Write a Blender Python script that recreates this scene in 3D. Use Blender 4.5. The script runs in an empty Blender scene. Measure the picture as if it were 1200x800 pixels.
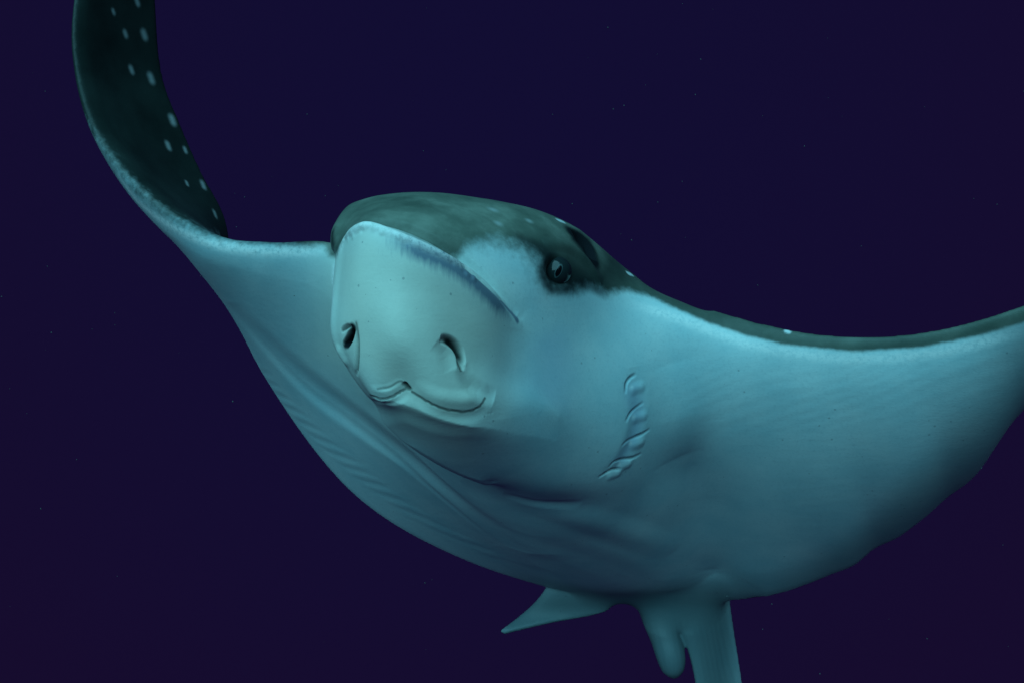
import bpy, bmesh, math, random
import numpy as np
from mathutils import Vector, Matrix
from mathutils.bvhtree import BVHTree
from mathutils.kdtree import KDTree

scn = bpy.context.scene
col = scn.collection
random.seed(4); rng = np.random.default_rng(4)

# ---------------------------------------------------------------- camera
LENS = 35.0
FPX = 1200 * LENS / 36.0                      # focal length in photo pixels
cam_d = bpy.data.cameras.new('camera'); cam_d.lens = LENS; cam_d.sensor_width = 36
cam_d.clip_start = 0.02; cam_d.clip_end = 200
cam = bpy.data.objects.new('camera', cam_d); col.objects.link(cam)
cam.rotation_euler = (math.radians(90), 0, 0)
scn.camera = cam

# ---------------------------------------------------------------- open water all round (world)
w = bpy.data.worlds.new('World'); scn.world = w; w.use_nodes = True
nt = w.node_tree
bgn = nt.nodes['Background']
tc = nt.nodes.new('ShaderNodeTexCoord')
vd = nt.nodes.new('ShaderNodeVectorMath'); vd.operation = 'DOT_PRODUCT'; vd.inputs[1].default_value = (-.03, .968, .25)
nt.links.new(tc.outputs['Generated'], vd.inputs[0])
mr = nt.nodes.new('ShaderNodeMapRange'); mr.inputs['From Min'].default_value = .78; mr.inputs['From Max'].default_value = 1.0
nt.links.new(vd.outputs['Value'], mr.inputs['Value'])
cr = nt.nodes.new('ShaderNodeValToRGB')                       # deep purple below, a little bluer above
cr.color_ramp.elements[0].position = 0.0; cr.color_ramp.elements[0].color = (0.0080, 0.0038, 0.0270, 1)
cr.color_ramp.elements[1].position = 1.0; cr.color_ramp.elements[1].color = (0.0060, 0.0043, 0.0325, 1)
nt.links.new(mr.outputs[0], cr.inputs['Fac'])
nt.links.new(cr.outputs['Color'], bgn.inputs['Color'])
bgn.inputs['Strength'].default_value = 1.0

# ---------------------------------------------------------------- light, greened by the water it came through
sd = bpy.data.lights.new('sun', 'SUN'); sd.energy = 3.55; sd.angle = math.radians(75)
sd.color = (0.25, 0.83, 1.0)
sun = bpy.data.objects.new('sun', sd); col.objects.link(sun)
TO_SUN = Vector((-0.26, -0.69, 0.67)).normalized()
sun.rotation_euler = TO_SUN.to_track_quat('Z', 'Y').to_euler()

scn.view_settings.view_transform = 'Standard'; scn.view_settings.look = 'None'
scn.view_settings.exposure = 0.0; scn.view_settings.gamma = 1.0
scn.view_settings.use_curve_mapping = False

# ================================================================= helpers
def P(px, py, Y):
    """point Y metres in front of the camera, seen at that place of the photo"""
    return np.array([(px - 600) / FPX * Y, Y, -(py - 400) / FPX * Y])

def catmull(A, n, closed=False):
    """A: (k, ...) control rows -> dense rows through them (n per segment)"""
    A = np.asarray(A, float); k = len(A); out = []
    segs = k if closed else k - 1
    for i in range(segs):
        g = (lambda j: A[j % k]) if closed else (lambda j: A[min(max(j, 0), k - 1)])
        p0, p1, p2, p3 = g(i - 1), g(i), g(i + 1), g(i + 2)
        if not closed and i == 0: p0 = 2 * p1 - p2
        if not closed and i == segs - 1: p3 = 2 * p2 - p1
        for t in np.arange(n) / n:
            out.append(0.5 * (2 * p1 + (p2 - p0) * t + (2 * p0 - 5 * p1 + 4 * p2 - p3) * t * t
                              + (3 * p1 - p0 - 3 * p2 + p3) * t ** 3))
    if not closed: out.append(A[-1])
    return np.array(out)

class Solid:
    """collects closed tube lofts; every vertex carries a pigment value (0 pale belly, 1 dark back)"""
    def __init__(s): s.v = []; s.f = []; s.pig = []
    def loft(s, R, pig=None):
        R = np.asarray(R); n, m = R.shape[:2]; o = len(s.v)
        s.v += R.reshape(-1, 3).tolist()
        s.pig += (np.zeros(n * m) if pig is None else np.asarray(pig).reshape(-1)).tolist()
        for i in range(n - 1):
            for j in range(m):
                s.f.append((o + i * m + j, o + i * m + (j + 1) % m, o + (i + 1) * m + (j + 1) % m, o + (i + 1) * m + j))
        for i in (0, n - 1):
            c = len(s.v); s.v.append(R[i].mean(0).tolist()); s.pig.append(s.pig[o + i * m])
            for j in range(m):
                a, b = o + i * m + j, o + i * m + (j + 1) % m
                s.f.append((c, b, a) if i == 0 else (c, a, b))
S = Solid()

def wing_loft(stations, n_span=14, n_sec=40, pig_edge=0.01, wavy=False):
    """stations: LE(px,py,Y), TE(px,py,Y), dorsal half thickness, ventral half thickness, camber"""
    rows = np.array([np.concatenate([P(*s[0]), P(*s[1]), s[2]]) for s in stations])
    D = catmull(rows, n_span)
    LE, TE, T = D[:, 0:3], D[:, 3:6], D[:, 6:]
    if wavy:
        k_ = np.arange(len(TE)); ed_ = np.clip(np.minimum(k_ - 200, len(TE) - 1 - k_) / 20, 0, 1)[:, None]
        TE = TE + ed_ * (TE - LE) * (.006 * np.sin(k_ / 3.1) + .005 * np.sin(k_ / 1.37 + 1))[:, None] + ed_ * np.array([0, .005, .002]) * np.sin(k_ / 2.3)[:, None]
    mid = 0.5 * (LE + TE)
    tan = np.gradient(mid, axis=0); tan /= np.linalg.norm(tan, axis=1)[:, None]
    ch = TE - LE
    nrm = np.cross(tan, ch); nrm /= np.linalg.norm(nrm, axis=1)[:, None] + 1e-9
    a = np.linspace(0, 2 * np.pi, n_sec * 2, endpoint=False)
    c = (1 - np.cos(a)) / 2
    side = np.where(np.sin(a) >= 0, 1.0, -1.0)      # + dorsal, - ventral
    prof = 2.6 * (0.2969 * np.sqrt(c) - 0.126 * c - 0.3516 * c ** 2 + 0.2843 * c ** 3 - 0.1015 * c ** 4) / 0.26 / 1.5
    R = np.zeros((len(D), len(a), 3)); pig = np.zeros((len(D), len(a)))
    for i in range(len(D)):
        th = np.where(side > 0, T[i, 0], T[i, 1]) * prof + 0.0030 * np.clip(c * 8, 0, 1) * np.sqrt(np.clip((1 - c) * 30, 0, 1))
        cm = T[i, 2] * 4 * c * (1 - c)
        R[i] = LE[i] + ch[i] * c[:, None] + nrm[i] * (side * th + cm)[:, None]
        cl = np.linalg.norm(ch[i])
        d = np.where(side > 0, c * cl, -c * cl)
        pig[i] = np.clip((d + pig_edge) / 0.012 + 0.5, 0, 1)
    return R, pig

# ================================================================= the ray: disc and wings, tip to tip
disc = [
 ((150,-190,1.62),(166,-186,1.63),(.004,.004,0)),
 ((105,-90,1.60),(180,-100,1.70),(.010,.008,0)),
 ((86,10,1.58),(182,0,1.72),(.014,.014,-.008)),
 ((88,80,1.57),(190,88,1.74),(.018,.020,-.012)),
 ((108,150,1.56),(212,148,1.75),(.022,.026,-.016)),
 ((150,210,1.54),(236,203,1.76),(.026,.034,-.02)),
 ((205,255,1.52),(264,260,1.77),(.028,.042,-.02)),
 ((258,280,1.50),(275,345,1.78),(.030,.046,-.01)),
 ((318,285,1.47),(314,445,1.79),(.034,.048,0)),
 ((395,289,1.44),(415,578,1.80),(.05,.055,0)),
 ((450,360,1.36),(545,655,1.82),(.15,.08,0)),
 ((520,420,1.28),(700,700,1.86),(.24,.125,0)),
 ((630,400,1.32),(790,708,1.87),(.20,.130,0)),
 ((735,338,1.42),(850,705,1.85),(.10,.098,-.004)),
 ((830,359,1.41),(900,698,1.78),(.036,.078,-.014)),
 ((920,386,1.38),(970,675,1.71),(.028,.058,-.026)),
 ((1010,395,1.34),(1045,632,1.62),(.026,.036,-.035)),
 ((1100,387,1.30),(1120,575,1.53),(.024,.028,-.032)),
 ((1200,359,1.25),(1200,478,1.42),(.020,.020,-.022)),
 ((1320,310,1.20),(1310,360,1.30),(.012,.012,0)),
 ((1440,225,1.14),(1437,236,1.17),(.004,.004,0)),
]
S.loft(*wing_loft(disc, wavy=True))
disc_bvh = BVHTree.FromPolygons(S.v, S.f)
def disc_depth(px, py):
    h = disc_bvh.ray_cast(Vector((0, 0, 0)), Vector(P(px, py, 1.0)))
    return h[0].y if h[0] else None

# ================================================================= head: columns across the face, knots from crown to throat
head_cols = [
 [(540,285,1.60),(490,300,1.56),(462,320,.04),(455,335,.04),(455,360,.04),(458,400,.04),(470,435,.04),(490,470,.04),(510,490,.05)],
 [(470,262,1.45),(425,280,1.42),(418,300,1.40),(412,320,1.38),(412,350,1.36),(414,395,1.36),(428,430,1.36),(455,475,1.40),(485,500,1.45)],
 [(414,244,1.34),(391,267,1.28),(388,290,1.26),(393,302,1.22),(390,345,1.20),(389,395,1.20),(408,432,1.20),(432,465,1.23),(458,490,1.30)],
 [(435,232,1.33),(412,250,1.25),(402,280,1.20),(404,285,1.168),(398,345,1.16),(397,395,1.16),(418,440,1.165),(445,478,1.19),(480,515,1.27)],
 [(475,226,1.33),(445,243,1.22),(425,261,1.165),(427,267,1.130),(420,330,1.125),(425,395,1.13),(440,460,1.145),(465,490,1.165),(510,538,1.28)],
 [(515,226,1.33),(490,248,1.21),(462,268,1.165),(462,275,1.118),(458,335,1.11),(465,400,1.11),(474,452,1.135),(494,499,1.155),(542,556,1.30)],
 [(555,231,1.34),(535,258,1.22),(505,285,1.172),(503,292,1.124),(497,345,1.115),(500,405,1.115),(510,467,1.13),(526,511,1.163),(578,570,1.33)],
 [(590,237,1.35),(570,270,1.23),(545,310,1.185),(542,317,1.143),(535,360,1.135),(532,412,1.135),(545,476,1.145),(565,523,1.19),(612,582,1.40)],
 [(630,247,1.36),(610,285,1.25),(582,340,1.203),(578,347,1.174),(570,380,1.165),(566,425,1.165),(577,475,1.17),(606,535,1.235),(655,588,-.04)],
 [(670,265,1.38),(650,300,1.28),(612,370,1.23),(608,377,1.22),(602,400,1.21),(605,440,1.21),(615,482,1.213),(650,541,1.285),(700,585,-.02)],
 [(710,292,1.42),(690,325,1.33),(655,380,1.28),(650,390,1.275),(648,415,1.265),(652,450,1.265),(665,485,1.272),(697,541,1.345),(735,578,-.015)],
 [(745,322,1.46),(728,350,1.38),(700,390,1.335),(697,400,1.33),(697,425,1.325),(702,455,1.325),(715,485,1.335),(737,531,1.378),(765,572,.01)],
 [(775,342,-.01),(770,362,-.018),(745,400,-.026),(742,412,-.028),(745,432,-.03),(750,460,-.03),(758,490,-.028),(770,520,-.018),(795,555,.035)],
 [(830,374,.02),(828,378,-.002),(815,405,-.006),(813,420,-.008),(815,440,-.008),(818,465,-.008),(825,485,-.004),(832,503,.02),(840,522,.06)],
 [(890,404,.04),(890,408,.03),(885,415,.022),(885,425,.02),(885,440,.02),(888,460,.02),(890,480,.025),(895,495,.035),(900,510,.05)],
]
rows = []
for ci, ccol in enumerate(head_cols):
    fac = [.3, .7, 1, 1, 1, 1, 1, 1, 1, .9, .8, .5, .25, .12, .06][ci]
    pts = [P(px, py, Y if Y > .5 else (disc_depth(px, py) or 1.45) + Y) for px, py, Y in ccol]
    t = pts[0] * 1.0; b_ = pts[-1] * 1.0
    top1 = t + fac * np.array([.020, .075, -.022]); topm = t + fac * np.array([.065, .22, -.125]); top2 = t + fac * np.array([.13, .42, -.36]); bot2 = b_ + fac * np.array([.06, .16, .06])
    rows.append(pts + [bot2, top2, topm, top1])
rows = np.array(rows)
H = catmull(rows, 12)                                     # along columns
H = np.array([catmull(r, 12, closed=True) for r in H])    # round each column
npig = np.zeros(H.shape[:2])
m = H.shape[1]; seg = 12
kk = np.arange(m) / seg
npig[:] = np.clip((2.0 - kk) / 0.4 + .5, 0, 1)
npig[:, kk > 9.5] = 1
S.loft(H, npig)

# ================================================================= pelvic fins, clasper, tail
S.loft(wing_loft([
 ((665,640,1.80),(765,672,1.84),(.035,.035,0)),
 ((650,668,1.83),(748,698,1.84),(.024,.024,0)),
 ((633,697,1.85),(705,718,1.83),(.014,.014,0)),
 ((608,722,1.86),(642,730,1.83),(.008,.008,0)),
 ((586,740,1.85),(592,741,1.84),(.003,.003,0))], n_sec=20)[0])
S.loft(wing_loft([
 ((765,655,1.82),(850,650,1.82),(.035,.035,0)),
 ((768,690,1.83),(854,690,1.86),(.030,.030,0)),
 ((798,740,1.83),(861,745,1.88),(.020,.020,0)),
 ((813,790,1.83),(869,795,1.88),(.012,.012,0)),
 ((820,850,1.83),(876,850,1.88),(.009,.009,0)),
 ((845,910,1.84),(872,915,1.86),(.004,.004,0))], n_sec=20)[0])
def tube(pts):
    C = catmull(np.array([np.append(P(*p[:3]), p[3]) for p in pts]), 8)
    tan = np.gradient(C[:, :3], axis=0); tan /= np.linalg.norm(tan, axis=1)[:, None]
    e1 = np.cross(tan, [0, 1, 0.2]); e1 /= np.linalg.norm(e1, axis=1)[:, None]; e2 = np.cross(tan, e1)
    a = np.linspace(0, 2 * np.pi, 20, endpoint=False)
    return C[:, None, :3] + C[:, 3][:, None, None] * (np.cos(a)[None, :, None] * e1[:, None] + np.sin(a)[None, :, None] * e2[:, None])
S.loft(tube([(755,680,1.86,.034),(768,712,1.85,.033),(779,745,1.84,.028),(786,768,1.83,.027),(789,785,1.83,.020),(790,794,1.83,.006)]))
T = tube([(780,660,1.95,.06),(815,720,2.1,.035),(838,780,2.3,.022),(850,830,2.5,.016),(862,900,2.9,.011),(880,980,3.6,.006),(890,1020,4.2,.003)])
S.loft(T, np.ones(T.shape[:2]))

# ================================================================= fuse into one skin
src = bpy.data.meshes.new('src'); src.from_pydata(S.v, [], S.f); src.update()
so = bpy.data.objects.new('src', src); col.objects.link(so)
rm = so.modifiers.new('r', 'REMESH'); rm.mode = 'VOXEL'; rm.voxel_size = 0.0026; rm.adaptivity = 0
dg = bpy.context.evaluated_depsgraph_get()
me = bpy.data.meshes.new_from_object(so.evaluated_get(dg))
bpy.data.objects.remove(so)

def get_v(me):
    a = np.empty(len(me.vertices) * 3, np.float32); me.vertices.foreach_get('co', a); return a.reshape(-1, 3).astype(float)
def get_n(me):
    a = np.empty(len(me.vertices) * 3, np.float32); me.vertices.foreach_get('normal', a); return a.reshape(-1, 3).astype(float)
def set_v(me, V):
    me.vertices.foreach_set('co', V.astype(np.float32).ravel()); me.update()
def get_e(me):
    a = np.empty(len(me.edges) * 2, np.int32); me.edges.foreach_get('vertices', a); return a.reshape(-1, 2)
def smooth(V, E, it, wgt=None, lam=.5):
    n = len(V); deg = np.bincount(E.ravel(), minlength=n).astype(float)
    if wgt is None:
        for _ in range(it):
            A = np.stack([np.bincount(E[:, 0], V[E[:, 1], k], n) + np.bincount(E[:, 1], V[E[:, 0], k], n) for k in range(3)], 1)
            V = V + lam * (A / deg[:, None] - V)
        return V
    act = np.where(wgt > 1e-3)[0]
    m_ = (wgt[E[:, 0]] > 1e-3) | (wgt[E[:, 1]] > 1e-3); Es = E[m_]
    ids = np.unique(Es); loc = np.full(n, -1); loc[ids] = np.arange(len(ids)); El = loc[Es]
    U = V[ids].copy(); k_ = len(ids); d = np.bincount(El.ravel(), minlength=k_).astype(float); ww = wgt[ids] * lam
    for _ in range(it):
        A = np.stack([np.bincount(El[:, 0], U[El[:, 1], k], k_) + np.bincount(El[:, 1], U[El[:, 0], k], k_) for k in range(3)], 1)
        U = U + ww[:, None] * (A / d[:, None] - U)
    V = V.copy(); V[ids] = U
    return V

sstep_ = lambda x: np.clip(x, 0, 1) ** 2 * (3 - 2 * np.clip(x, 0, 1))
# ---- sculpting tools: points are found on the skin along the line of sight
class Sculpt:
    def __init__(s, me):
        s.me = me; s.refresh()
    def refresh(s, full=True):
        s.me.update(); s.V = get_v(s.me); s.N = get_n(s.me)
        if full: s.bvh = None
    def pick(s, px, py):
        if s.bvh is None:
            bm = bmesh.new(); bm.from_mesh(s.me); s.bvh = BVHTree.FromBMesh(bm); bm.free()
        h = s.bvh.ray_cast(Vector((0, 0, 0)), Vector(P(px, py, 1.0)))
        return (np.array(h[0]), np.array(h[1])) if h[0] else None
    def line(s, pts, n=6):
        pts = np.array(pts, float)
        if len(pts) > 1: pts = catmull(pts, n)
        out = [s.pick(*p) for p in pts]; out = [o for o in out if o]
        return np.array([o[0] for o in out]), np.array([o[1] for o in out])
    def field(s, pts, rad, n=6, dens=None, want_t=False):
        """distance (in radii) of every vertex near a line drawn on the skin"""
        L, LN = s.line(pts, n)
        if len(L) == 0: return np.zeros(0, int), np.zeros(0), np.zeros(0), np.zeros((0, 3))
        r = rad * (1.0 if dens is None else dens)
        lo, hi = L.min(0) - rad, L.max(0) + rad
        idx = np.where(((s.V > lo) & (s.V < hi)).all(1))[0]
        Q = s.V[idx]; best = np.full(len(idx), 1e9); bn = np.zeros((len(idx), 3)); bt = np.zeros(len(idx))
        if len(L) == 1:
            best = np.linalg.norm(Q - L[0], axis=1); bn[:] = LN[0]
        acc = 0
        for i in range(len(L) - 1):
            a, b = L[i], L[i + 1]; ab = b - a; q = ab @ ab + 1e-12
            t = np.clip((Q - a) @ ab / q, 0, 1); d = np.linalg.norm(Q - a - t[:, None] * ab, axis=1)
            m_ = d < best; best[m_] = d[m_]; bn[m_] = LN[i]; bt[m_] = acc + t[m_] * math.sqrt(q)
            acc += math.sqrt(q)
        ok = (best < rad) & ((s.N[idx] * bn).sum(1) > -.1)
        return idx[ok], best[ok] / rad, bt[ok] / max(acc, 1e-6), bn[ok]
    def stroke(s, pts, rad, amt, n=6, taper=0.0, power=1.0, push=None):
        idx, d, t, bn = s.field(pts, rad, n)
        f = (0.5 + 0.5 * np.cos(np.pi * d)) ** power
        if taper: f = f * np.clip(np.minimum(t, 1 - t) / taper, 0, 1) ** .7
        dirv = s.N0[idx] if push is None else np.asarray(push, float)[None]
        s.V[idx] += dirv * (f * amt)[:, None]
    def commit(s):
        set_v(s.me, s.V); s.refresh(False)

E = get_e(me)
V = smooth(get_v(me), E, 3)
set_v(me, V)
sc = Sculpt(me)

# melt the head into wing and belly
wg = np.zeros(len(sc.V))
def soft(pts, rad):
    idx, d, t, bn = sc.field(pts, rad); wg[idx] = np.maximum(wg[idx], np.clip(1.6 * (1 - d), 0, 1))
soft([(770,352),(785,400),(800,460),(810,530)], .08); soft([(850,385),(860,430),(870,500)], .06)
soft([(800,545),(740,562),(680,578),(620,585)], .05)
soft([(640,672),(690,695),(740,702)], .05); soft([(740,700),(800,706),(858,690)], .06)
soft([(650,410),(685,450),(700,500),(680,545)], .07)
sc.N0 = sc.N
sc.stroke([(800,420),(810,490),(800,560),(770,605)], .10, .020, taper=.6)
sc.stroke([(630,592),(690,596),(750,592)], .07, .014, taper=.6)
def soft3(p, rad):
    d = np.linalg.norm(sc.V - p, axis=1) / rad; wg[:] = np.maximum(wg, np.clip(1.6 * (1 - d), 0, 1))
for p in rows[0][1:9]: soft3(p, .075)
for r_ in rows[1:11]: soft3(.6 * r_[10] + .4 * r_[11], .085)
soft([(745,375),(775,420),(790,480),(780,545)], .15)
soft([(640,592),(700,592),(780,575),(840,545)], .10); soft([(580,578),(620,575),(660,575)], .05); soft([(740,610),(800,615),(860,620)], .14); soft([(465,497),(520,522),(580,542),(648,562)], .05); soft([(650,660),(720,690)], .05)
set_v(me, smooth(sc.V, E, 800, wg)); sc.refresh()

# ---- parts of the face at finer grain
bm = bmesh.new(); bm.from_mesh(me)
sel = []
for f in bm.faces:
    c = f.calc_center_median()
    if c.y < 1.52:
        px = 600 + FPX * c.x / c.y; py = 400 - FPX * c.z / c.y
        if 378 < px < 780 and 215 < py < 582 and f.normal.dot(c) < .12: sel.append(f)
ed = list({e for f in sel for e in f.edges})
bmesh.ops.subdivide_edges(bm, edges=ed, cuts=2, use_grid_fill=True, smooth=0.0)
bm.to_mesh(me); bm.free()
E = get_e(me)
px_ = lambda V: 600 + FPX * V[:, 0] / V[:, 1]
py_ = lambda V: 400 - FPX * V[:, 2] / V[:, 1]
V = get_v(me)
hw = ((px_(V) > 375) & (px_(V) < 785) & (py_(V) > 210) & (py_(V) < 590) & (V[:, 1] < 1.55)).astype(float)
set_v(me, smooth(V, E, 6, hw)); sc.refresh()

# ================================================================= sculpting
V0, Nn0 = sc.V.copy(), sc.N.copy()
sc.N0 = smooth(sc.N, E, 12); sc.N0 /= np.linalg.norm(sc.N0, axis=1)[:, None]
# big folds of the underside
sc.stroke([(270,355),(300,390),(360,448),(420,494),(480,538),(540,588),(610,645)], .055, -.006, taper=.35)
sc.stroke([(280,372),(305,402),(355,455),(411,498),(470,542),(529,592),(588,640)], .020, -.0016, taper=.35)
sc.stroke([(600,583),(650,598),(710,616),(790,645)], .038, .0045, taper=.45)
sc.stroke([(560,605),(620,630),(700,660),(770,690)], .045, -.003, taper=.45)
sc.stroke([(792,425),(800,480),(795,535)], .060, .005, taper=.5)
# throat crease where the head stands off the belly
sc.stroke([(590,578),(630,588),(680,590)], .018, -.004, taper=.45)
# cheek hollow beside the bill, brow over the eye
sc.stroke([(606,385),(604,420),(595,455),(590,490)], .045, -.002, taper=.45)
sc.stroke([(636,284),(664,289),(686,306),(706,332)], .014, .006, taper=.4)
# bill rim: raised welt with a groove above it
rim = [(396,298),(407,276),(428,264),(455,271),(490,285),(525,302),(555,322),(585,348),(606,374)]
sc.stroke(rim, .010, .0035, taper=.15)
sc.stroke([(425,256),(470,265),(505,280),(540,303),(570,328),(606,370)], .011, -.006, taper=.25)
for i in range(26):                                            # knobbly welt
    t = random.random(); k = t * 5.5 + 1; j = int(k); a_, b_ = rim[j], rim[min(j + 1, 8)]
    sc.stroke([(a_[0] + (b_[0] - a_[0]) * (k - j) + random.uniform(-3, 3), a_[1] + (b_[1] - a_[1]) * (k - j) + random.uniform(-1, 6))],
              .006, random.uniform(-.0012, .0014))
# nostrils: left one with its own lobe, right one a hooked slit
sc.stroke([(417,376),(419,405),(418,440)], .0045, -.0035, taper=.3)
sc.stroke([(398,412),(404,422)], .012, .002)
sc.stroke([(400,388),(407,383),(413,385)], .0045, -.004, taper=.3)
sc.stroke([(413,384),(410,395),(404,406)], .0065, -.016, taper=.3)
sc.stroke([(516,397),(526,399),(535,406),(540,417),(541,434)], .0072, -.013, taper=.4)
sc.stroke([(512,400),(524,412),(532,432)], .018, -.003, taper=.4)
sc.stroke([(541,430),(549,446),(562,458),(580,467)], .016, -.006, taper=.4)
sc.commit()
# mouth: lower jaw set back under two pale lips, notch between them
mouthL = [(434,463),(448,467),(460,464),(470,458),(476,454)]
mouthR = [(483,458),(496,467),(512,476),(530,481),(548,482),(561,477),(570,467)]
sc.stroke([(430,478),(470,484),(505,496),(545,500),(590,480)], .026, -.0045, taper=.6)
sc.stroke([(486,452),(512,464),(535,468),(556,465),(574,455)], .014, .0026, taper=.35)
sc.stroke([(434,455),(452,458),(466,451),(474,446)], .009, .0016, taper=.35)
sc.stroke([(486,467),(512,484),(535,489),(556,487),(572,477)], .012, -.0024, taper=.4)
sc.stroke([(436,471),(456,473),(470,467),(478,460)], .0065, -.0020, taper=.3)
sc.stroke(mouthL, .0028, -.0008, taper=.2); sc.stroke(mouthR, .0028, -.0008, taper=.2)
sc.stroke([(475,450),(479,455)], .0045, -.005)
sc.stroke([(440,455),(455,454),(468,447)], .004, -.0010, taper=.4)
for i in range(11):                                            # fine ridges at the mouth corner
    x = 540 + i * 3.6
    sc.stroke([(x, 487 - i * .5), (x + 2, 495 - i)], .0022, -.0007, n=3, taper=.4)
sc.commit()
# gill slits: overlapping scalloped flaps
gills = [([(733,461),(734,449),(739,442),(746,438)], (743,456)), ([(733,494),(739,484),(747,477),(755,471)], (746,490)),
         ([(728,523),(735,517),(743,513),(753,508),(762,502)], (743,521)), ([(713,548),(720,541),(730,538),(741,536),(752,531)], (729,546)),
         ([(701,559),(710,554),(718,550),(728,549)], (716,557))]
sc.stroke([(742,430),(748,470),(744,505),(728,540),(705,560)], .022, -.0022, taper=.3)
for arc, bump in gills:
    sc.stroke([bump, (bump[0] + 8, bump[1] - 3)], .0115, .0017)
sc.commit()
for arc, bump in gills: sc.stroke(arc, .0042, -.0026, taper=.3)
# spiracle behind the eye and the eye socket
sc.stroke([(672,275),(682,281),(690,291),(694,304)], .016, -.013, taper=.2, push=sc.pick(684, 284)[1])
sc.stroke([(653,318)], .027, -.014)
sc.commit()
# trailing band: rows of fin rays
idx, d, t, bn = sc.field([(296,412),(335,470),(400,535),(480,597),(560,640),(620,668)], .042, 12)
sc.V[idx] += sc.N0[idx] * (.00032 * np.sin(2 * np.pi * (-.30 * px_(sc.V[idx]) + .95 * py_(sc.V[idx])) / 10.5 + 1.2 * np.sin(px_(sc.V[idx]) / 23)) * sstep_((1 - d) * 1.4) * np.clip(np.minimum(t, 1 - t) * 8, 0, 1))[:, None]
fin = (py_(sc.V) > 700) & (sc.V[:, 1] > 1.7)
sc.V[fin] += sc.N0[fin] * (.00014 * np.sin(px_(sc.V[fin]) * .95 + py_(sc.V[fin]) * -.2 + 1.3 * np.sin(px_(sc.V[fin]) / 7)) * sstep_((py_(sc.V[fin]) - 705) / 40))[:, None]
# faint muscle lines across the wing
idx, d, t, bn = sc.field([(840,470),(930,470),(1040,450),(1140,420)], .085, 10)
ph = (py_(sc.V[idx]) * .94 + px_(sc.V[idx]) * .34)
sc.V[idx] += sc.N0[idx] * (.00007 * np.sin(ph / 2.1 + 1.9 * np.sin(px_(sc.V[idx]) / 43) + 1.7 * np.sin(ph / 17 + px_(sc.V[idx]) / 90)) * sstep_((1 - d) * 1.5))[:, None]
sc.commit()
bvh0 = sc.bvh; V = smooth(sc.V, E, 2); set_v(me, V); sc.refresh()
VF, NF = sc.V, sc.N
sc.V, sc.N, sc.bvh = V0, Nn0, bvh0

# ================================================================= pigment, with some lit edges and light falloff painted in
nV = len(sc.V); X, Yp = px_(sc.V), py_(sc.V)
kd = KDTree(len(S.v))
for i, p in enumerate(S.v): kd.insert(p, i)
kd.balance()
SP = np.array(S.pig)
pig = np.array([SP[kd.find(p)[1]] for p in sc.V.tolist()])
front = ((sc.N * sc.V).sum(1) < .12) & (sc.V[:, 1] < 1.56)

def poly_sd(poly):
    """signed distance in photo pixels, positive inside"""
    poly = np.array(poly, float); q = np.stack([X, Yp], 1); d = np.full(nV, 1e9); ins = np.zeros(nV, bool)
    for a, b in zip(poly, np.roll(poly, -1, 0)):
        ab = b - a; t = np.clip(((q - a) @ ab) / (ab @ ab), 0, 1)
        d = np.minimum(d, np.linalg.norm(q - a - t[:, None] * ab, axis=1))
        cnd = (a[1] > q[:, 1]) != (b[1] > q[:, 1])
        with np.errstate(divide='ignore', invalid='ignore'):
            xx = a[0] + (q[:, 1] - a[1]) * ab[0] / ab[1]
        ins ^= cnd & (q[:, 0] < xx)
    return np.where(ins, d, -d)
sstep = lambda x: np.clip(x, 0, 1) ** 2 * (3 - 2 * np.clip(x, 0, 1))
cap = [(60,-300),(60,100),(90,140),(116,176),(128,192),(150,218),(166,234),(185,250),(204,262),(242,279),(288,288),(345,291),(380,289),(386,300),(393,302),
       (404,281),(418,266),(430,260),(462,267),(490,279),(520,294),(536,302),(550,288),(580,284),(610,292),
       (628,306),(632,328),(645,341),(672,344),(692,337),(712,345),(735,340),(760,347),(795,363),(830,378),(870,392),(920,404),(1000,412),
       (1080,407),(1150,393),(1200,378),(1320,320),(1500,200),(1500,-300)]
sd_cap = poly_sd(cap)
front = ((sc.N * sc.V).sum(1) < .12) & (sc.V[:, 1] < 1.72) & (Yp < 600)
wid = 14 + 58 * np.clip((400 - X) / 90, 0, 1) + 42 * np.exp(-((X - 660) ** 2 + (Yp - 335) ** 2) / 75 ** 2) + 60 * np.exp(-((X - 590) ** 2 + (Yp - 290) ** 2) / 60 ** 2)
pig = np.where(front, sstep(sd_cap / wid + .5), pig)
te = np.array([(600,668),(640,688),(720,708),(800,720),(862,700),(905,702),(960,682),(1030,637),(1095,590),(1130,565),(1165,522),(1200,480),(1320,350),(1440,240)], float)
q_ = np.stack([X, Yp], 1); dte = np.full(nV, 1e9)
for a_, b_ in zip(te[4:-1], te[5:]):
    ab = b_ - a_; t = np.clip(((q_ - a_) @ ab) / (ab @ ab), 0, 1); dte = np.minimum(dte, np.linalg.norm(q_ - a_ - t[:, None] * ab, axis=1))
dusk_falloff = sstep(1 - dte / (45 + 70 * np.clip((X - 1000) / 200, 0, 1))) * (X > 850) * .5            # dusky hind margin, partly light falloff painted in
dusk_falloff = np.maximum(dusk_falloff, .85 * sstep((Yp - 660) / 50) * sstep((900 - X) / 60) * sstep((X - 560) / 40) * sstep((sc.V[:, 1] - 1.68) / .1))  # pelvic fins and hind belly darkened: fading light painted into the colour
dusk_falloff = np.maximum(dusk_falloff, .45 * sstep((X - 1080) / 160))  # outer wing darkened: weaker light painted in
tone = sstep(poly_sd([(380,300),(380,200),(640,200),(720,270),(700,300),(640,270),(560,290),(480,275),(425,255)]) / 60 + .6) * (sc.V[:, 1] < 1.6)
tone = np.maximum(tone, .5 * sstep((X - 690) / 60) * (sc.V[:, 1] < 1.6))
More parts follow.
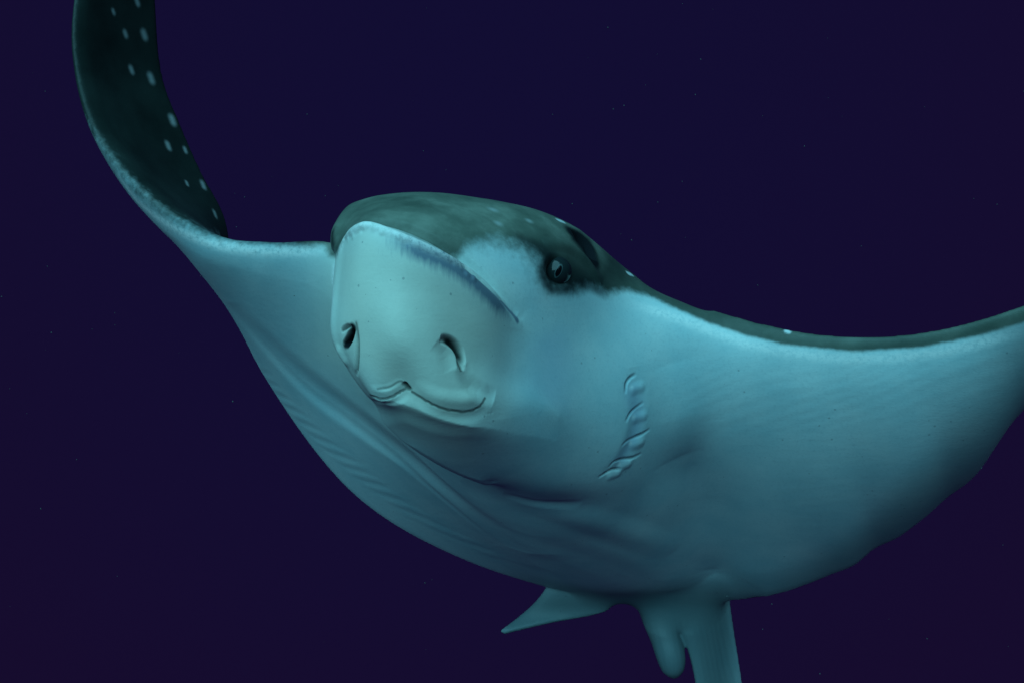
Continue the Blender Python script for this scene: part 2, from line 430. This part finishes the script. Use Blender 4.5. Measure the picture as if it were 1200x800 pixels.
bill = sstep(poly_sd([(386,300),(425,258),(500,285),(575,345),(590,380),(575,430),(578,480),(540,520),(470,500),(415,445),(380,410)]) / 95 + .55) * front
mark = np.zeros(nV); blue = np.zeros(nV); spot = np.zeros(nV); frost_glint = np.zeros(nV)
def paint(arr, pts, rad, amt=1.0, n=6, hard=1.0, taper=0):
    idx, d, t, bn = sc.field(pts, rad, n)
    f = sstep((1 - d) * hard) * amt
    if taper: f = f * np.clip(np.minimum(t, 1 - t) / taper, 0, 1)
    arr[idx] = np.maximum(arr[idx], f)
def ragged(L, n=5):
    return [(x + random.uniform(-.4, .4), y + random.uniform(-.55, .55)) for x, y in catmull(np.array(L, float), n)]
paint(mark, ragged(mouthL), .0025, .65, n=2, hard=1.5); paint(mark, ragged(mouthR), .0025, .7, n=2, hard=1.5)
paint(mark, [(475,450),(479,455)], .006, .9)
paint(mark, [(443,455),(456,453),(468,446),(474,448)], .0024, .55)
paint(mark, [(417,379),(419,405),(418,434)], .003, .6)
paint(mark, [(413,384),(410,395),(405,404)], .008, 1, hard=1.7); paint(mark, [(401,387),(408,383)], .004, .8)
paint(mark, [(518,397),(527,400),(535,407),(540,418),(541,431)], .0065, .95, hard=1.5, taper=.25)
paint(mark, [(672,274),(683,280),(691,290),(695,304)], .022, 1, hard=1.7)
mark = np.maximum(mark, sstep(poly_sd([(667,271),(679,272),(690,281),(697,294),(697,309),(690,306),(680,291),(671,281)]) / 6 + .6) * (sc.V[:, 1] < 1.75))
paint(mark, [(391,266),(389,280),(392,295)], .011, .85, taper=.2)
paint(mark, [(653,318)], .030, .95, hard=1.3)
paint(mark, [(640,306),(636,322),(645,338),(668,338)], .012, .75)
paint(mark, [(540,420),(541,436)], .0045, .8, taper=.1)
paint(mark, [(672,330),(690,335),(712,347)], .013, .6, taper=.2)
paint(mark, [(612,280),(630,290),(645,300)], .02, .5)
for arc, bump in gills: (paint(mark, arc, .0028, .5, taper=.25), paint(frost_glint, [(bump[0] - 3, bump[1] - 2)], .006, .7))
paint(blue, [(448,277),(470,284),(500,296),(530,310),(557,329),(581,351),(604,373)], .022, .9, taper=.2)
paint(blue, [(585,352),(606,375)], .007, 1.0)
cool = np.zeros(nV); paint(cool, [(737,440),(746,485),(741,515),(718,550)], .026, .5, taper=.15)
paint(cool, [(640,380),(650,430),(640,480)], .075, .35, taper=.2)
paint(frost_glint, [(135,203),(166,241),(204,268),(242,285),(288,294),(345,296),(387,294)], .013, 1, taper=.1)  # lit crest of the leading edge painted in, over whiter edge pigment
paint(frost_glint, [(735,355),(795,373),(870,401),(930,413),(1000,420),(1080,415),(1150,401),(1199,387)], .014, .85, taper=.08)  # same on the other wing: lit crest painted over whiter edge pigment
paint(frost_glint, rim[:7], .012, 1.0, taper=.05)
paint(frost_glint, [(395,298),(391,320),(390,345),(389,385)], .008, 1.0, taper=.1)  # light catching the bill's side edge, painted in
for x, y, r in [(133,14,.007),(161,3,.009),(147,40,.009),(169,41,.012),(154,82,.010),(177,92,.013),(202,141,.013),(197,171,.011),(217,176,.008),
                (219,215,.007),(238,217,.011),(252,251,.010),(729,302,.010),(738,321,.008),(657,259,.009),(923,388,.006),(962,392,.0065)]:
    k = r * 230; dx = .35 * k if x < 300 else -k; dy = k if x < 300 else -.35 * k
    if sc.pick(x, y): paint(spot, [(x - dx, y - dy), (x, y), (x + dx, y + dy)], r * .85, .6 if x < 300 else 1, hard=.95 if x < 300 else 1.4)
for x, y, r in [(578,246,.012),(584,262,.010),(620,259,.009)]: paint(spot, [(x, y)], r, .35)
# spots over the rest of the back
back = np.where((pig > .9) & ((sc.N * sc.V).sum(1) > .25) & (sc.V[:, 1] < 1.95) & (X > 300) & ~((X > 690) & (sc.V[:, 1] < 1.55)))[0]
chosen = []
for i in rng.permutation(back)[:4000]:
    p = sc.V[i]
    if all(np.linalg.norm(p - q) > .062 for q in chosen): chosen.append(p)
for p in chosen:
    d = np.linalg.norm(sc.V - p, axis=1); r = random.uniform(.011, .019); k = d < r
    k &= (sc.N @ sc.N[np.argmin(d)] > 0)
    spot[k] = np.maximum(spot[k], sstep((1 - d[k] / r) * 1.8))
for nm, arr in (('pig', pig), ('tone', tone), ('bill', bill), ('mark', mark), ('blue', blue), ('spot', spot), ('frost_glint', frost_glint), ('dusk_falloff', dusk_falloff), ('cool', cool)):
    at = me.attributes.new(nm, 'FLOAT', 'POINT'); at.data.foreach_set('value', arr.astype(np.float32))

# ================================================================= materials
def M(name):
    m_ = bpy.data.materials.new(name); m_.use_nodes = True
    return m_, m_.node_tree, m_.node_tree.nodes['Principled BSDF']
skin, nt, bs = M('ray_skin')
N_, L_ = nt.nodes, nt.links
tco = N_.new('ShaderNodeTexCoord')
def attr(n):
    a = N_.new('ShaderNodeAttribute'); a.attribute_name = n; return a.outputs['Fac']
def noise(scale, detail=4, rough=.55, vec=None):
    n = N_.new('ShaderNodeTexNoise'); n.inputs['Scale'].default_value = scale; n.inputs['Detail'].default_value = detail
    n.inputs['Roughness'].default_value = rough; L_.new(vec or tco.outputs['Object'], n.inputs['Vector']); return n.outputs['Fac']
def math_(op, a, b=None, clamp=False):
    n = N_.new('ShaderNodeMath'); n.operation = op; n.use_clamp = clamp
    for i, v in enumerate((a, b)):
        if v is None: continue
        if isinstance(v, (int, float)): n.inputs[i].default_value = v
        else: L_.new(v, n.inputs[i])
    return n.outputs[0]
def ramp(f, stops):
    r = N_.new('ShaderNodeValToRGB'); L_.new(f, r.inputs['Fac'])
    while len(r.color_ramp.elements) < len(stops): r.color_ramp.elements.new(.5)
    for e, (p, c) in zip(r.color_ramp.elements, stops): e.position = p; e.color = (*c, 1) if len(c) == 3 else c
    return r.outputs['Color']
def mix(f, a, b):
    n = N_.new('ShaderNodeMix'); n.data_type = 'RGBA'
    if isinstance(f, (int, float)): n.inputs[0].default_value = f
    else: L_.new(f, n.inputs[0])
    for i, v in ((6, a), (7, b)):
        if isinstance(v, tuple): n.inputs[i].default_value = (*v, 1)
        else: L_.new(v, n.inputs[i])
    return n.outputs[2]
pale = ramp(noise(9, 7, .65), [(.3, (.39, .58, .62)), (.7, (.57, .69, .70))])
pale = mix(math_('MULTIPLY', math_('SUBTRACT', noise(260, 4, .7), .5, True), 1.2), pale, (.22, .36, .41))
pale = mix(math_('MULTIPLY', attr('bill'), .6), pale, ramp(noise(16, 5), [(.3, (.67, .62, .48)), (.7, (.80, .74, .58))]))
# scattered dark flecks
vo = N_.new('ShaderNodeTexVoronoi'); vo.inputs['Scale'].default_value = 55; L_.new(tco.outputs['Object'], vo.inputs['Vector'])
fl = math_('MULTIPLY', math_('LESS_THAN', vo.outputs['Distance'], .09), math_('GREATER_THAN', noise(9, 2), .56))
pale = mix(math_('MULTIPLY', fl, .45), pale, (.16, .20, .22))
dors = ramp(noise(11, 6), [(.3, (.011, .019, .018)), (.7, (.026, .042, .039))])
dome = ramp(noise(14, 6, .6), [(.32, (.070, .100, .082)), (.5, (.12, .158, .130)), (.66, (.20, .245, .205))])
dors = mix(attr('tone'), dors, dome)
pale = mix(attr('cool'), pale, (.34, .46, .60))
pale = mix(attr('dusk_falloff'), pale, (.05, .085, .10))
edge = math_('ADD', attr('pig'), math_('MULTIPLY', math_('SUBTRACT', noise(90, 5, .65), .5), .45))
pg = N_.new('ShaderNodeMapRange'); pg.interpolation_type = 'SMOOTHSTEP'
pg.inputs['From Min'].default_value = .2; pg.inputs['From Max'].default_value = .8; L_.new(edge, pg.inputs['Value'])
c = mix(pg.outputs[0], pale, dors)
st = N_.new('ShaderNodeMapping'); st.inputs['Scale'].default_value = (260, 60, 45); L_.new(tco.outputs['Object'], st.inputs['Vector'])
bl = math_('ADD', math_('MULTIPLY', attr('blue'), 1.5), math_('MULTIPLY', math_('SUBTRACT', noise(1, 4, .6, st.outputs[0]), .58), 1.0))
c = mix(math_('MULTIPLY', math_('MULTIPLY', bl, 1.0, True), math_('GREATER_THAN', attr('blue'), .001)), c, (.16, .21, .27))
fr = math_('MULTIPLY', attr('frost_glint'), math_('MULTIPLY', math_('SUBTRACT', noise(170, 5, .7), .30), 4, True), True)
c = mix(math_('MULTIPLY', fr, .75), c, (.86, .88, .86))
c = mix(math_('MULTIPLY', attr('spot'), .9), c, (.62, .70, .72))
c = mix(attr('mark'), c, (.012, .014, .018))
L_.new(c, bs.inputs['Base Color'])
bs.inputs['Roughness'].default_value = .48; L_.new(math_('MULTIPLY', math_('SUBTRACT', 1.0, attr('mark')), .24), bs.inputs['Specular IOR Level'])
wr = N_.new('ShaderNodeMapping'); wr.inputs['Scale'].default_value = (22, 22, 120); wr.inputs['Rotation'].default_value = (0, .5, 0); L_.new(tco.outputs['Object'], wr.inputs['Vector'])
b1 = N_.new('ShaderNodeBump'); b1.inputs['Strength'].default_value = .2; b1.inputs['Distance'].default_value = .004
L_.new(math_('ADD', math_('ADD', math_('MULTIPLY', noise(38, 6, .6), .45), math_('MULTIPLY', noise(420, 3, .6), .22)), math_('MULTIPLY', noise(1, 4, .6, wr.outputs[0]), .22)), b1.inputs['Height'])
L_.new(b1.outputs[0], bs.inputs['Normal'])
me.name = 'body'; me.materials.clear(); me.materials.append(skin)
me.polygons.foreach_set('use_smooth', [True] * len(me.polygons))

def plain(name, colr, rough=.4, spec=.3):
    m_, t_, b_ = M(name); n = t_.nodes.new('ShaderNodeTexNoise'); n.inputs['Scale'].default_value = 90
    r = t_.nodes.new('ShaderNodeValToRGB')
    r.color_ramp.elements[0].color = (*[v * .75 for v in colr], 1); r.color_ramp.elements[1].color = (*[min(1, v * 1.2) for v in colr], 1)
    t_.links.new(n.outputs['Fac'], r.inputs['Fac']); t_.links.new(r.outputs['Color'], b_.inputs['Base Color'])
    b_.inputs['Roughness'].default_value = rough; b_.inputs['Specular IOR Level'].default_value = spec
    return m_
m_eye = plain('eye_dark', (.014, .024, .026), .12, .35); m_iris = plain('iris_pale', (.045, .075, .08), .3); m_pup = plain('pupil_black', (.003, .003, .004), .15)

# ================================================================= objects
root = bpy.data.objects.new('eagle_ray', None); col.objects.link(root)
root['label'] = 'spotted eagle ray with pale belly and dark back gliding through open water'; root['category'] = 'ray'
root.location = Vector(sc.V.mean(0))
inv = Matrix.Translation(-root.location)
def child(name, me_, parent):
    o = bpy.data.objects.new(name, me_); col.objects.link(o); o.parent = parent
    if parent is root: o.matrix_parent_inverse = inv
    return o
body = child('body', me, root)

def disc_on_sphere(c0, axis, up, r, rx, ry, inner=0.0, n=40, tilt=0.0, lift=0.0):
    axis = axis / np.linalg.norm(axis); e1 = np.cross(up, axis); e1 /= np.linalg.norm(e1); e2 = np.cross(axis, e1)
    vs, fs = [], []
    rings = np.linspace(inner, 1, 6)
    for q in rings:
        for a in np.linspace(0, 2 * np.pi, n, endpoint=False):
            x, y = rx * q * math.cos(a), ry * q * math.sin(a)
            x, y = x * math.cos(tilt) - y * math.sin(tilt), x * math.sin(tilt) + y * math.cos(tilt)
            d = e1 * x + e2 * y + axis * math.sqrt(max(r * r - x * x - y * y, 0)); d /= np.linalg.norm(d)
            vs.append(tuple(c0 + d * (r + lift)))
    for i in range(5):
        for j in range(n): fs.append((i * n + j, i * n + (j + 1) % n, (i + 1) * n + (j + 1) % n, (i + 1) * n + j))
    m_ = bpy.data.meshes.new('x'); m_.from_pydata(vs, [], fs); m_.update(); m_.polygons.foreach_set('use_smooth', [True] * len(fs)); return m_
def make_eye(p, n, axis, tilt):
    r = .0205; c0 = p - n * .0055
    bm = bmesh.new(); bmesh.ops.create_uvsphere(bm, u_segments=40, v_segments=24, radius=r)
    bmesh.ops.translate(bm, verts=bm.verts, vec=Vector(c0)); m_ = bpy.data.meshes.new('eyeball'); bm.to_mesh(m_); bm.free()
    m_.polygons.foreach_set('use_smooth', [True] * len(m_.polygons)); m_.materials.append(m_eye)
    e = child('eyeball', m_, root)
    for nm, mt, rx, ry, inn, lf in (('iris', m_iris, .0042, .0098, .74, .0003), ('pupil', m_pup, .0031, .0073, .02, .0006)):
        d = disc_on_sphere(c0, axis, np.array([0, 0, 1.]), r, rx, ry, inn, tilt=tilt, lift=lf); d.name = nm; d.materials.append(mt); child(nm, d, e)
sc.V, sc.N, sc.bvh = VF, NF, None
p, n = sc.pick(653, 318)
make_eye(p, n, n * .8 - p / np.linalg.norm(p) * .5, math.radians(-24))
# the eye on the far side of the head
q = P(404, 292, 1.36); h = sc.bvh.find_nearest(Vector(q)) if sc.bvh else None
if h:
    p2, n2 = np.array(h[0]), np.array(h[1]); make_eye(p2, n2, n2, math.radians(20))

# drifting specks in the water
bm = bmesh.new()
for i in range(190):
    Y = random.uniform(.7, 4.5); x, y = random.uniform(-200, 1400), random.uniform(-200, 1000)
    r = random.uniform(.25, .75) * Y / FPX
    bmesh.ops.create_icosphere(bm, subdivisions=1, radius=r, matrix=Matrix.Translation(Vector(P(x, y, Y))) @ Matrix.Diagonal((1, random.uniform(.6, 1.6), random.uniform(.6, 1.6), 1)))
ms = bpy.data.meshes.new('drifting_specks'); bm.to_mesh(ms); bm.free()
ms.materials.append(plain('speck', (.10, .12, .12), .9, .1))
so = bpy.data.objects.new('drifting_specks', ms); col.objects.link(so)
so['kind'] = 'stuff'; so['label'] = 'tiny pale specks drifting in the dark water'; so['category'] = 'specks'
